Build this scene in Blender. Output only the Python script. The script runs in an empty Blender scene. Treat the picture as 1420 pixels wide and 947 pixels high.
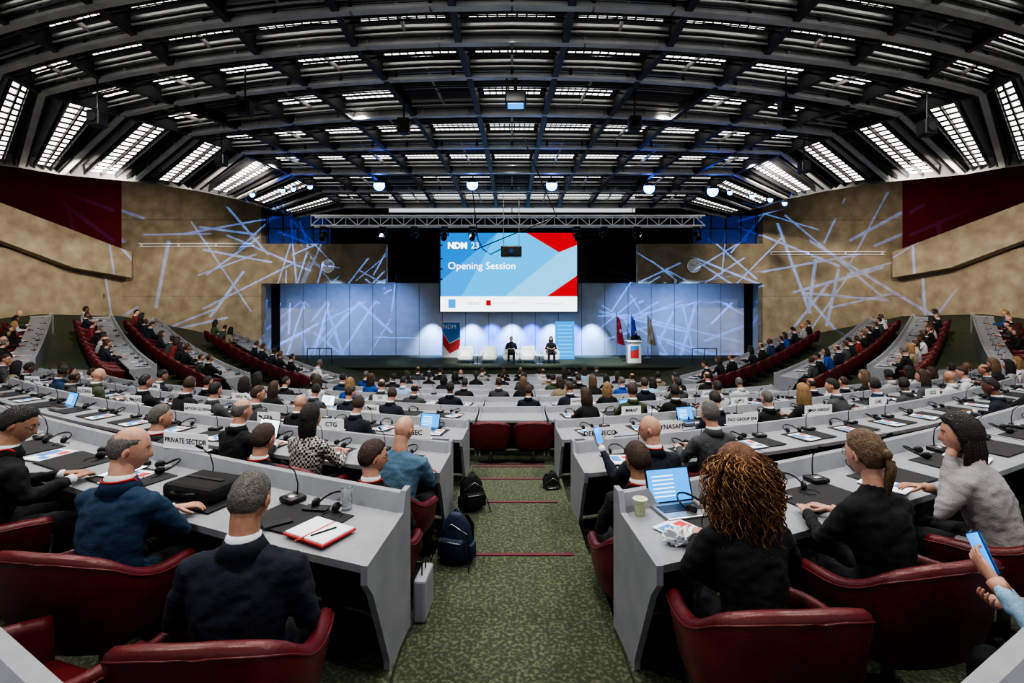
import bpy, bmesh, math, random
from mathutils import Vector, Matrix, noise
random.seed(7)
V=Vector
F=680.0; YH=420.0
ZO=4.1
def smooth(t):
    t=max(0.0,min(1.0,t)); return t*t*(3-2*t)
def interp(x,xs,ys):
    if x<=xs[0]: return ys[0]
    for i in range(1,len(xs)):
        if x<=xs[i]:
            t=(x-xs[i-1])/(xs[i]-xs[i-1]); return ys[i-1]*(1-t)+ys[i]*t
    return ys[-1]
# ------------------------------------------------------------ materials
def mat(name,col,rough=.6,metal=0.0,noise_scale=None,col2=None,bump=0.0,bscale=None,emit=None,estr=1.0,detail=4,ramp=(.35,.65)):
    m=bpy.data.materials.new(name); m.use_nodes=True
    nt=m.node_tree; b=nt.nodes['Principled BSDF']
    b.inputs['Base Color'].default_value=(*col,1); b.inputs['Roughness'].default_value=rough
    b.inputs['Metallic'].default_value=metal
    if emit:
        b.inputs['Emission Color'].default_value=(*emit,1); b.inputs['Emission Strength'].default_value=estr
    if noise_scale:
        tc=nt.nodes.new('ShaderNodeTexCoord'); n=nt.nodes.new('ShaderNodeTexNoise'); n.inputs['Scale'].default_value=noise_scale; n.inputs['Detail'].default_value=detail
        nt.links.new(tc.outputs['Object'],n.inputs['Vector'])
        r=nt.nodes.new('ShaderNodeValToRGB'); r.color_ramp.elements[0].position=ramp[0]; r.color_ramp.elements[1].position=ramp[1]
        r.color_ramp.elements[0].color=(*col,1); r.color_ramp.elements[1].color=(*(col2 or [c*1.3 for c in col]),1)
        nt.links.new(n.outputs['Fac'],r.inputs['Fac']); nt.links.new(r.outputs['Color'],b.inputs['Base Color'])
    if bump:
        tc=nt.nodes.new('ShaderNodeTexCoord'); n=nt.nodes.new('ShaderNodeTexNoise'); n.inputs['Scale'].default_value=bscale or 30; n.inputs['Detail'].default_value=5
        nt.links.new(tc.outputs['Object'],n.inputs['Vector'])
        bp=nt.nodes.new('ShaderNodeBump'); bp.inputs['Strength'].default_value=bump; bp.inputs['Distance'].default_value=.02
        nt.links.new(n.outputs['Fac'],bp.inputs['Height']); nt.links.new(bp.outputs['Normal'],b.inputs['Normal'])
    return m
M={}
M['carpet']=mat('green_carpet',(.036,.047,.026),.95,noise_scale=42,col2=(.105,.118,.070),bump=.3,bscale=200,ramp=(.47,.63))
M['nosing']=mat('step_nosing',(.10,.012,.03),.7)
M['concrete']=mat('bush_hammered_concrete',(.25,.20,.135),.9,noise_scale=1.8,col2=(.40,.335,.24),bump=.6,bscale=22,detail=14,ramp=(.3,.7))
M['maroon']=mat('maroon_wall',(.16,.012,.024),.8,noise_scale=4)
M['desk']=mat('grey_laminate',(.235,.245,.27),.42,noise_scale=9,col2=(.27,.28,.305))
M['desk_end']=mat('grey_panel',(.225,.235,.26),.5,noise_scale=6,col2=(.26,.27,.295))
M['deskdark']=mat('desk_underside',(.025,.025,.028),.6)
M['matte']=mat('writing_mat',(.014,.015,.017),.75,bump=.1,bscale=80)
M['black']=mat('black_plastic',(.010,.010,.011),.4)
M['blackm']=mat('black_matte',(.007,.007,.008),.85)
M['leather']=mat('burgundy_leather',(.085,.010,.013),.36,noise_scale=6,col2=(.12,.015,.019),bump=.12,bscale=60)
M['steel']=mat('brushed_steel',(.45,.45,.46),.3,.9)
M['beam']=mat('grey_painted_beam',(.42,.42,.41),.45,.2,noise_scale=2,col2=(.52,.52,.51))
M['beamd']=mat('dark_steel_rib',(.045,.045,.047),.5,.3)
M['deck']=mat('ceiling_deck_mat',(.014,.014,.016),.8)
M['lamp']=mat('ceiling_lamp_diffuser',(.9,.9,.9),.5,emit=(1,.97,.92),estr=2.6)
M['alu']=mat('aluminium_truss',(.8,.8,.82),.45,.3)
M['white']=mat('white_paint',(.78,.78,.79),.5)
M['paper']=mat('white_paper',(.72,.74,.78),.8)
M['signw']=mat('white_sign_card',(.80,.81,.83),.7)
M['blueprint']=mat('blue_print',(.05,.22,.55),.7)
M['redprint']=mat('red_print',(.55,.05,.05),.7)
M['backdrop']=mat('grey_backdrop_panel',(.50,.54,.63),.6,noise_scale=2,col2=(.56,.61,.70))
M['seam']=mat('panel_seam',(.12,.12,.14),.7)
M['bluelens']=mat('blue_lens',(.01,.04,1),.3,emit=(.01,.09,1),estr=16)
M['corelens']=mat('white_lens',(.3,.5,1),.3,emit=(.22,.42,1),estr=20)
M['glassdark']=mat('booth_glass',(.01,.02,.09),.1,emit=(.005,.02,.12),estr=.6)
M['skinA']=mat('skin_light',(.42,.225,.16),.5,noise_scale=25,col2=(.52,.29,.21),bump=.08,bscale=90)
M['skinB']=mat('skin_tan',(.30,.155,.095),.5,noise_scale=25,col2=(.37,.20,.13),bump=.08,bscale=90)
M['skinC']=mat('skin_brown',(.11,.05,.03),.5,noise_scale=25,col2=(.15,.07,.045),bump=.08,bscale=90)
M['lip']=mat('lips',(.32,.11,.09),.5)
M['eye']=mat('eye_white',(.7,.7,.68),.3)
M['iris']=mat('iris',(.02,.013,.01),.2)
def hairmat(n,c): return mat(n,c,.45,noise_scale=70,col2=[min(1,x*2.1+.004) for x in c],bump=.7,bscale=140)
M['hblack']=hairmat('hair_black',(.006,.005,.004)); M['hbrown']=hairmat('hair_brown',(.028,.014,.008))
M['hgrey']=hairmat('hair_grey',(.07,.064,.058)); M['hblond']=hairmat('hair_blond',(.16,.095,.04)); M['hdblond']=hairmat('hair_dark_blond',(.075,.044,.022)); M['hcurl']=hairmat('hair_auburn',(.085,.034,.013)); M['hgold']=hairmat('hair_golden',(.24,.125,.05))
M['shirt']=mat('white_shirt',(.60,.62,.66),.8)
M['shoe']=mat('black_shoe',(.012,.011,.011),.35)
M['trous']=mat('dark_trousers',(.011,.012,.016),.9,bump=.2,bscale=60)
def cloth(n,c): return mat(n,c,.88,noise_scale=160,col2=[x*1.3+.001 for x in c],bump=.25,bscale=45)
M['cnavy']=cloth('navy_suit',(.006,.009,.020)); M['cblack']=cloth('black_suit',(.006,.006,.007)); M['cblue']=cloth('blue_jacket',(.009,.030,.068))
M['cdenim']=cloth('denim_jacket',(.055,.11,.17)); M['cgrey']=cloth('grey_suit',(.045,.048,.053)); M['clgrey']=cloth('light_grey_jacket',(.25,.24,.24))
M['clblue']=cloth('pale_blue_jacket',(.24,.38,.52)); M['cwhite']=cloth('white_shirt_top',(.4,.4,.42)); M['cred']=cloth('red_top',(.16,.02,.02)); M['croyal']=cloth('royal_blue_top',(.008,.05,.24)); M['cbeige']=cloth('beige_top',(.2,.16,.11)); M['cgreen']=cloth('olive_top',(.04,.055,.03))
m=mat('checked_jacket',(.4,.4,.38),.85); nt=m.node_tree
tc=nt.nodes.new('ShaderNodeTexCoord'); ck=nt.nodes.new('ShaderNodeTexChecker'); ck.inputs['Scale'].default_value=42; ck.inputs['Color1'].default_value=(.42,.40,.38,1); ck.inputs['Color2'].default_value=(.02,.02,.02,1)
nt.links.new(tc.outputs['Object'],ck.inputs['Vector']); nt.links.new(ck.outputs['Color'],nt.nodes['Principled BSDF'].inputs['Base Color']); M['ccheck']=m
M['lanyard']=mat('red_lanyard',(.5,.03,.02),.6)
M['scrblue']=mat('laptop_screen_blue',(.02,.1,.3),.3,emit=(.02,.30,.80),estr=1.3)
M['scrwhite']=mat('laptop_screen_page',(.5,.5,.5),.3,emit=(.7,.85,1),estr=1.5)
M['glass']=mat('clear_glass',(.8,.85,.85),.05); M['glass'].node_tree.nodes['Principled BSDF'].inputs['Transmission Weight'].default_value=.9
M['bagblue']=mat('blue_nylon',(.006,.018,.05),.6,bump=.2,bscale=50)
M['kraft']=mat('paper_cup_print',(.35,.42,.22),.7,noise_scale=60,col2=(.5,.5,.35))
# ------------------------------------------------------------ mesh builder
class MB:
    def __init__(s): s.v=[];s.f=[];s.m=[];s.mats=[]
    def mi(s,k):
        if k not in s.mats: s.mats.append(k)
        return s.mats.index(k)
    def add(s,vs,fs,k,T=None):
        o=len(s.v)
        s.v+=[(T@V(v)) if T else V(v) for v in vs]
        i=s.mi(k)
        for f in fs: s.f.append([a+o for a in f]); s.m.append(i)
    def box(s,c,sz,k,T=None,rz=0,bev=0):
        x,y,z=[a/2 for a in sz]; R=Matrix.Translation(V(c))@Matrix.Rotation(rz,4,'Z')
        if T: R=T@R
        if bev:
            b=min(bev,x*.9,y*.9,z*.9)
            bm=bmesh.new(); bmesh.ops.create_cube(bm,size=1)
            for v in bm.verts: v.co=V((v.co.x*2*x,v.co.y*2*y,v.co.z*2*z))
            bmesh.ops.bevel(bm,geom=bm.edges[:],offset=b,segments=2,affect='EDGES',profile=.5)
            bm.verts.index_update()
            s.add([v.co.copy() for v in bm.verts],[[v.index for v in f.verts] for f in bm.faces],k,R); bm.free(); return
        vs=[(-x,-y,-z),(x,-y,-z),(x,y,-z),(-x,y,-z),(-x,-y,z),(x,-y,z),(x,y,z),(-x,y,z)]
        s.add(vs,[(3,2,1,0),(4,5,6,7),(0,1,5,4),(1,2,6,5),(2,3,7,6),(3,0,4,7)],k,R)
    def tube(s,pts,rad,k,seg=8,side=(1,0,0),T=None,cap=True,round_=True):
        pts=[V(p) for p in pts]; rad=list(rad)
        while len(rad)<len(pts): rad.append(rad[-1])
        side=V(side); vs=[];fs=[]; n=len(pts)
        if round_:
            r0=rad[0] if not isinstance(rad[0],tuple) else min(rad[0]); r1=rad[n-1] if not isinstance(rad[n-1],tuple) else min(rad[n-1])
            def sc(r,q): return r*q if not isinstance(r,tuple) else (r[0]*q,r[1]*q)
            t0=(pts[0]-pts[1]).normalized(); t1=(pts[-1]-pts[-2]).normalized()
            rad=rad[:n]
            pts=[pts[0]+t0*r0*.85,pts[0]+t0*r0*.5]+pts+[pts[-1]+t1*r1*.5,pts[-1]+t1*r1*.85]
            rad=[sc(rad[0],.4),sc(rad[0],.84)]+list(rad)+[sc(rad[-1],.84),sc(rad[-1],.4)]; n=len(pts)
        for i,p in enumerate(pts):
            a=pts[max(0,i-1)];b=pts[min(n-1,i+1)]
            t=(b-a).normalized()
            sd=side-t*side.dot(t)
            if sd.length<1e-3: sd=V((0,1,.01))-t*t.dot(V((0,1,.01)))
            sd.normalize(); o=t.cross(sd)
            r=rad[i]; rx,ry=(r if isinstance(r,tuple) else (r,r))
            for j in range(seg):
                an=2*math.pi*j/seg; vs.append(p+sd*rx*math.cos(an)+o*ry*math.sin(an))
        for i in range(n-1):
            for j in range(seg):
                j2=(j+1)%seg; fs.append((i*seg+j,i*seg+j2,(i+1)*seg+j2,(i+1)*seg+j))
        if cap: fs.append(list(range(seg))[::-1]); fs.append([(n-1)*seg+j for j in range(seg)])
        s.add(vs,fs,k,T)
    def cyl(s,a,b,r,k,seg=10,T=None,r2=None): s.tube([a,b],[r,r if r2 is None else r2],k,seg,T=T,round_=False)
    def quad(s,a,b,c,d,k,T=None): s.add([a,b,c,d],[(0,1,2,3)],k,T)
    def poly(s,ps,k,T=None): s.add(ps,[list(range(len(ps)))],k,T)
    def prism(s,ps,ex,k,T=None):
        n=len(ps); ex=V(ex); a=[V(p) for p in ps]; b=[p+ex for p in a]
        s.add(a+b,[list(range(n))[::-1],[n+i for i in range(n)]]+[(i,(i+1)%n,n+(i+1)%n,n+i) for i in range(n)],k,T)
    def ell(s,c,r,k,sub=2,T=None):
        bm=bmesh.new(); bmesh.ops.create_icosphere(bm,subdivisions=sub,radius=1); bm.verts.index_update()
        vs=[V((v.co.x*r[0]+c[0],v.co.y*r[1]+c[1],v.co.z*r[2]+c[2])) for v in bm.verts]
        s.add(vs,[[v.index for v in f.verts] for f in bm.faces],k,T); bm.free()
    def mesh(s,name,sm=False):
        me=bpy.data.meshes.new(name); me.from_pydata([tuple(v) for v in s.v],[],s.f)
        for k in s.mats: me.materials.append(M[k])
        me.polygons.foreach_set('material_index',s.m)
        if sm: me.polygons.foreach_set('use_smooth',[True]*len(me.polygons))
        me.update(); return me
    def obj(s,name,loc=(0,0,0),rz=0,sm=False,fix=True):
        me=s.mesh(name,sm)
        if fix and not sm:
            bm=bmesh.new(); bm.from_mesh(me); bmesh.ops.recalc_face_normals(bm,faces=bm.faces); bm.to_mesh(me); bm.free()
        return place(me,name,loc,rz)
def place(me,name,loc=(0,0,0),rz=0,sc=1):
    o=bpy.data.objects.new(name,me); bpy.context.scene.collection.objects.link(o)
    o.location=loc; o.rotation_euler=(0,0,rz); o.scale=(sc,sc,sc); return o
def text_geo(txt,size,ext=0.0,align='CENTER',off=0.0):
    c=bpy.data.curves.new('t','FONT'); c.body=txt; c.size=size; c.align_x=align; c.align_y='CENTER'; c.extrude=ext; c.resolution_u=3; c.offset=off
    o=bpy.data.objects.new('t',c); bpy.context.scene.collection.objects.link(o)
    bpy.context.view_layer.update()
    me=bpy.data.meshes.new_from_object(o.evaluated_get(bpy.context.evaluated_depsgraph_get()))
    vs=[v.co.copy() for v in me.vertices]; fs=[list(p.vertices) for p in me.polygons]
    bpy.data.objects.remove(o); bpy.data.curves.remove(c); bpy.data.meshes.remove(me)
    return vs,fs
# ------------------------------------------------------------ hall geometry
ROWS=[(1.0,.56,0,-1.01),(3.03,.42,.015,-1.16),(5.26,.30,.02,-1.485),(7.3,.27,.018,-1.74),(9.4,.22,.014,-1.98),(11.5,.17,.012,-2.2),(13.6,.12,.01,-2.42),(15.7,.08,.008,-2.63),(17.8,.05,.006,-2.83),(19.9,.02,.005,-3.01),(22.0,0,.004,-3.2)]
SMAX=[3.0,5.8,9.2,12.0,12.3,6.2,5.2,4.2,3.8,3.6,3.4]
A0=.65
def D(i,s):
    d0,a,b,_=ROWS[i]; q=max(0,min(s,11)); return d0+a*q+b*q*q
def dD(i,s):
    d0,a,b,_=ROWS[i]; q=max(0,min(s,11)); return a+2*b*q
def ZR(i): return ROWS[i][3]-.84
def rise(x,d):
    k=max(0,min(.2,.05+.0214*(d-15))); return k*max(0,abs(x)-4)
def Fs(x,d):
    s=max(0,abs(x)-A0)
    ds=[D(i,s) for i in range(11)]; zs=[ZR(i) for i in range(11)]
    return interp(d,ds,zs)+rise(x,d)
def pos(i,side,s,u):
    dd=dD(i,s); n=math.hypot(1,dd); c=1/n; sy=dd/n
    x=side*(A0+s)+side*sy*u; y=D(i,s)-c*u
    return x,y,math.atan2(side*sy,c)
def zf(i,x,d): return ZR(i)+rise(x,d)
mb=MB()
xs=[A0+.0]+[1.5+j*.75 for j in range(16)]+[14+j*1.5 for j in range(13)]
for side in (-1,1):
    lines=[]
    for i in range(11):
        zprev=ZR(i-1) if i else ZR(0)
        st=[];en=[]
        for x in xs:
            s=x-A0
            ds=(D(i-1,s)+.04) if i else -2.5
            de=D(i,s)+.04
            sm=(x>9) or (i>=6 and x>5.2)
            z0=zprev if sm else ZR(i); z1=ZR(i)
            st.append(V((side*x,ds,z0+rise(x,ds)))); en.append(V((side*x,de,z1+rise(x,de))))
        lines.append(st); lines.append(en)
    lines.append([V((side*x,24.02 if x<13.6 else 26.2,ZR(10)+rise(x,24.02 if x<13.6 else 26.2))) for x in xs])
    for a,b in zip(lines[:-1],lines[1:]):
        n=len(a); mb.add(a+b,[(j,j+1,n+j+1,n+j) if side>0 else (j,n+j,n+j+1,j+1) for j in range(n-1)],'carpet')
    for a,b in zip(lines[:-1],lines[1:]):
        p,q=a[0],b[0]; mb.quad(p,q,q-V((0,0,.5)),p-V((0,0,.5)),'carpet')
for i in range(5,11):
    a=D(i-1,0)+.04; b=D(i,0)+.04; mb.box((0,(a+b)/2,ZR(i)-.3),(2*A0,b-a,.6),'carpet')
mb.box((0,8.6,ZR(4)-.3),(2*A0,1.7,.6),'carpet'); mb.box((0,23,ZR(10)-.3),(2*A0,2.1,.6),'carpet')
mb.obj('floor')
mb=MB()
lev=[(-2.5,-2.03),(2.6,-2.05),(4.0,-2.17),(5.35,-2.33),(6.5,-2.47),(7.4,-2.6),(7.9,-2.8)]
for (a,z),(b,z2) in zip(lev[:-1],lev[1:]):
    mb.box((0,(a+b)/2,z-.25),(2*A0+.02,b-a,.5),'carpet')
    if a>0: mb.box((-.05,b-.012,z+.002),(1.1,.035,.012),'nosing')
mb.obj('aisle_steps')
# ------------------------------------------------------------ desks
PROF=[(0,.84),(.05,.84),(.09,.735),(.65,.72),(.65,.68),(.08,.69),(.03,.60),(.03,.04),(0,.04)]
def desk(name,P,N,Z,legs=4):
    mb=MB(); n=len(P); m=len(PROF); vs=[]
    for p,nn,z in zip(P,N,Z):
        for u,h in PROF: vs.append(V((p[0]+nn[0]*u,p[1]+nn[1]*u,z+h)))
    top=[];dark=[]
    for i in range(n-1):
        for j in range(m):
            f=(i*m+j,i*m+(j+1)%m,(i+1)*m+(j+1)%m,(i+1)*m+j)
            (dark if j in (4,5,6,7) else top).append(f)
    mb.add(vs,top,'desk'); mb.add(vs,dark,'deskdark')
    idx=sorted(set([0,n-1]+list(range(0,n,legs))))
    for i in idx:
        p,nn,z=P[i],N[i],Z[i]; t=V((-nn[1],nn[0],0))
        w=.035
        e=[(-.02,.865),(.07,.865),(.12,.755),(.675,.735),(.675,.64),(.60,.55),(.36,.05),(.36,.0),(-.02,.0)]
        if i not in (0,n-1): e=[(0,.6),(.6,.67),(.35,0),(0,0)]
        ps=[V((p[0]+nn[0]*u,p[1]+nn[1]*u,z+h))-t*w/2 for u,h in e]
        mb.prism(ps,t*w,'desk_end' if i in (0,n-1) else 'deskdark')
        if i not in (0,n-1):
            mb.box((0,0,0),(.006,.56,.003),'deskdark',T=Matrix.Translation((p[0]+nn[0]*.37,p[1]+nn[1]*.37,z+.7295))@Matrix.Rotation(math.atan2(nn[1],nn[0])+math.pi/2,4,'Z')@Matrix.Rotation(.027,4,'X'))
    return mb.obj(name)
SEATS=[]
for i in range(11):
    for side in (-1,1):
        s0=.25 if i==0 else 0.0
        n=max(4,int((SMAX[i]-s0)/.45)); P=[];N=[];Z=[]
        for j in range(n+1):
            s=s0+(SMAX[i]-s0)*j/n
            dd=dD(i,s)*(.22+.78*smooth(s/.8)); q=math.hypot(1,dd)
            x=side*(A0+s); y=D(i,s); P.append((x,y)); N.append((side*dd/q,-1/q)); Z.append(zf(i,x,y))
        desk('conference_desk',P,N,Z)
        if i>=2:
            s=.5
            while s<SMAX[i]-.3:
                x,y,rz=pos(i,side,s,1.0); SEATS.append((x,y,zf(i,x,y),rz,i,side,s)); s+=.82/math.hypot(1,dD(i,s))
for i in range(4,11):
    desk('conference_desk',[(-.6,D(i,0)),(0,D(i,0)),(.6,D(i,0))],[(0,-1)]*3,[ZR(i)]*3,9)
    for x in(-.36,.36): SEATS.append((x,D(i,0)-1.0,ZR(i),0,30+i,1,1))
STR=[(5.75,17,13.4,23.4),(8.3,15.5,16.6,22.8),(11.1,15.3,17.6,21.6),(14.6,15,19.2,20.5)]
STRDESK=[]
for side in (-1,1):
    for (x0,y0,x1,y1) in STR:
        L=math.hypot(x1-x0,y1-y0); tx,ty=(x1-x0)/L,(y1-y0)/L; nn=(side*ty,-tx); P=[];N=[];Z=[]
        for j in range(15):
            t=j/14; x=side*(x0+(x1-x0)*t); y=y0+(y1-y0)*t; P.append((x,y)); N.append(nn); Z.append(Fs(x,y))
        desk('side_conference_desk',P,N,Z,7)
        k=int(L/.8)
        for j in range(k):
            a=.45+j*.8; x=side*(x0+tx*a)+nn[0]*1.0; y=y0+ty*a+nn[1]*1.0
            SEATS.append((x,y,Fs(x,y),math.atan2(side*ty,tx),20,side,a))
            xd=side*(x0+tx*a)+nn[0]*.3; yd=y0+ty*a+nn[1]*.3; STRDESK.append((xd,yd,Fs(xd,yd)+.73,math.atan2(side*ty,tx)))
# ------------------------------------------------------------ chair
def chair_mesh():
    mb=MB()
    ctl=[(-.27,.25,.62),(-.30,.12,.65),(-.31,-.02,.67),(-.30,-.15,.73),(-.245,-.245,.83),(-.13,-.28,.865),(0,-.29,.87)]
    ctl=ctl+[(-x,y,z) for x,y,z in ctl[-2::-1]]
    pts=[]
    for i in range(len(ctl)-1):
        p0,p1,p2,p3=[V(ctl[max(0,min(len(ctl)-1,i+k))]) for k in (-1,0,1,2)]
        for t in (0,.33,.66): pts.append(.5*((2*p1)+(p2-p0)*t+(2*p0-5*p1+4*p2-p3)*t*t+(3*p1-p0-3*p2+p3)*t**3))
    pts.append(V(ctl[-1])); n=len(pts); vs=[];fs=[]; rim=[]
    for i,p in enumerate(pts):
        a=pts[max(0,i-1)];b=pts[min(n-1,i+1)]; t=V((b.x-a.x,b.y-a.y,0)).normalized(); o=V((-t.y,t.x,0))
        if o.dot(V((p.x,p.y,0)))<0:o=-o
        h=p.z; sec=[(-.03,.40),(-.035,.5),(-.03,h-.05),(-.022,h-.012),(0.0,h),(.028,h-.01),(.04,h-.04),(.03,.55),(0,.40),(-.02,.36)]
        for u,z in sec:
            lean=.10*max(0,(z-.45))*max(0,-p.y/.28)
            vs.append(V((p.x,p.y,0))+o*(u+lean)+V((0,0,z)))
        ln=.10*max(0,h-.49)*max(0,-p.y/.28); rim.append(V((p.x,p.y,0))+o*(.040+ln)+V((0,0,h-.035)))
    m=10
    for i in range(n-1):
        for j in range(m): fs.append((i*m+j,i*m+(j+1)%m,(i+1)*m+(j+1)%m,(i+1)*m+j))
    fs.append(list(range(m))); fs.append([(n-1)*m+j for j in range(m)][::-1])
    mb.add(vs,fs,'leather'); mb.tube(rim,[.005]*len(rim),'leather',6)
    mb.box((0,0,.40),(.52,.50,.11),'leather',bev=.04)
    mb.cyl((0,0,.06),(0,0,.36),.03,'steel')
    mb.cyl((0,0,.30),(0,0,.36),.09,'black')
    for a in range(4):
        an=a*math.pi/2+.785; mb.tube([(0,0,.09),(.28*math.cos(an),.28*math.sin(an),.03)],[.03,.018],'black',6)
    me=mb.mesh('chair',True)
    bm=bmesh.new(); bm.from_mesh(me); bmesh.ops.recalc_face_normals(bm,faces=bm.faces); bm.to_mesh(me); bm.free()
    return me
CH=chair_mesh()
def chair(x,y,z,rz): return place(CH,'red_leather_armchair',(x,y,z),rz)
# ------------------------------------------------------------ people
_ico={}
def ico(sub):
    if sub not in _ico:
        bm=bmesh.new(); bmesh.ops.create_icosphere(bm,subdivisions=sub,radius=1); bm.verts.index_update()
        _ico[sub]=([v.co.normalized() for v in bm.verts],[[v.index for v in f.verts] for f in bm.faces]); bm.free()
    return _ico[sub]
E=math.exp
def hpos(d):
    x,y,z=d; px=.077*x;py=.098*y;pz=.120*z
    if z<0:
        px*=1-.26*(-z)**1.6
        if y<0: py*=1-.30*(-z)
        else: py+=.010*(-z)*y
    if y>0:
        if y>.5: py-=.010*(y-.5)
        py+=.026*E(-((z+.2)/.13)**2)*E(-(x/.13)**2)+.010*E(-((z-.02)/.13)**2)*E(-(x/.10)**2)
        for sx in(-.36,.36): py-=.011*E(-((x-sx)/.17)**2-((z-.06)/.10)**2)
        py+=.005*E(-((z-.22)/.07)**2)*E(-(x/.5)**2)+.006*E(-((z+.5)/.07)**2-(x/.22)**2)+.008*E(-((z+.82)/.15)**2-(x/.28)**2)
    return V((px,py,pz))
def hairoff(d,style):
    x,y,z=d; nz=noise.noise(V((x*5,y*5,z*5)))*.004+noise.noise(V((x*16,y*16,z*10)))*.0025
    if style in('short','ring','buzz'):
        zt=interp(y,[-1,-.5,-.12,.1,.35,.6,1],[-.52,-.46,-.12,.26,.32,.60,.66])
        t={'short':.015,'ring':.008,'buzz':.006}[style]
        m=(z-zt)/.16
        if style=='ring': m=min(m,(.45-z+.15*abs(x))/.12) if y>-.8 else m
        return (t+nz)*smooth(m)-.005*(1-smooth(m*2+.3))
    if style in('bob','long','pony','curly'):
        zt=interp(y,[-1,-.1,.12,.3,.55,1],[-1.3,-1.0,-.6,.1,.55,.66])
        if style=='pony': zt=interp(y,[-1,-.5,-.1,.1,.35,.6,1],[-.6,-.55,-.15,.2,.3,.60,.66])
        m=(z-zt)/.15
        t=.022 if style!='pony' else .013
        if style=='curly': t=.03
        return (t+nz)*smooth(m)-.005*(1-smooth(m*2+.3))
    return -.01
def hand(mb,W,f,n,th,k,curl=.35,sc=1.0,seg=6):
    f=V(f).normalized(); n=V(n); n=(n-f*n.dot(f)).normalized(); s=V(f.cross(n)).normalized()*th
    W=V(W)
    mb.tube([W-f*.03,W,W+f*.03*sc,W+f*.085*sc],[(.024,.019),(.026,.018),(.037*sc,.016*sc),(.041*sc,.013*sc)],k,10,side=s)
    for j,(o,L) in enumerate(((.031,.070),(.011,.080),(-.010,.075),(-.030,.058))):
        p=W+f*.085*sc+s*o*sc; pts=[p-f*.015,p]; a=curl*.6
        for q in (.44,.31,.25):
            d=(f*math.cos(a)+n*math.sin(a)+s*o*1.5).normalized(); p=p+d*L*q*sc; pts.append(p); a+=curl*1.1
        mb.tube(pts,[.0095*sc,.0093*sc,.0085*sc,.0078*sc,.0062*sc],k,seg,side=s)
    p=W+f*.022*sc+s*.026*sc; pts=[p-s*.012]
    for q,a in ((.032,.75),(.03,.45),(.024,.25)):
        d=(f*math.cos(a)+s*math.sin(a)+n*.35).normalized(); pts.append(p); p=p+d*q*sc
    pts.append(p); mb.tube(pts,[.013*sc,.013*sc,.0125*sc,.0105*sc,.008*sc],k,seg,side=n)
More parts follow.
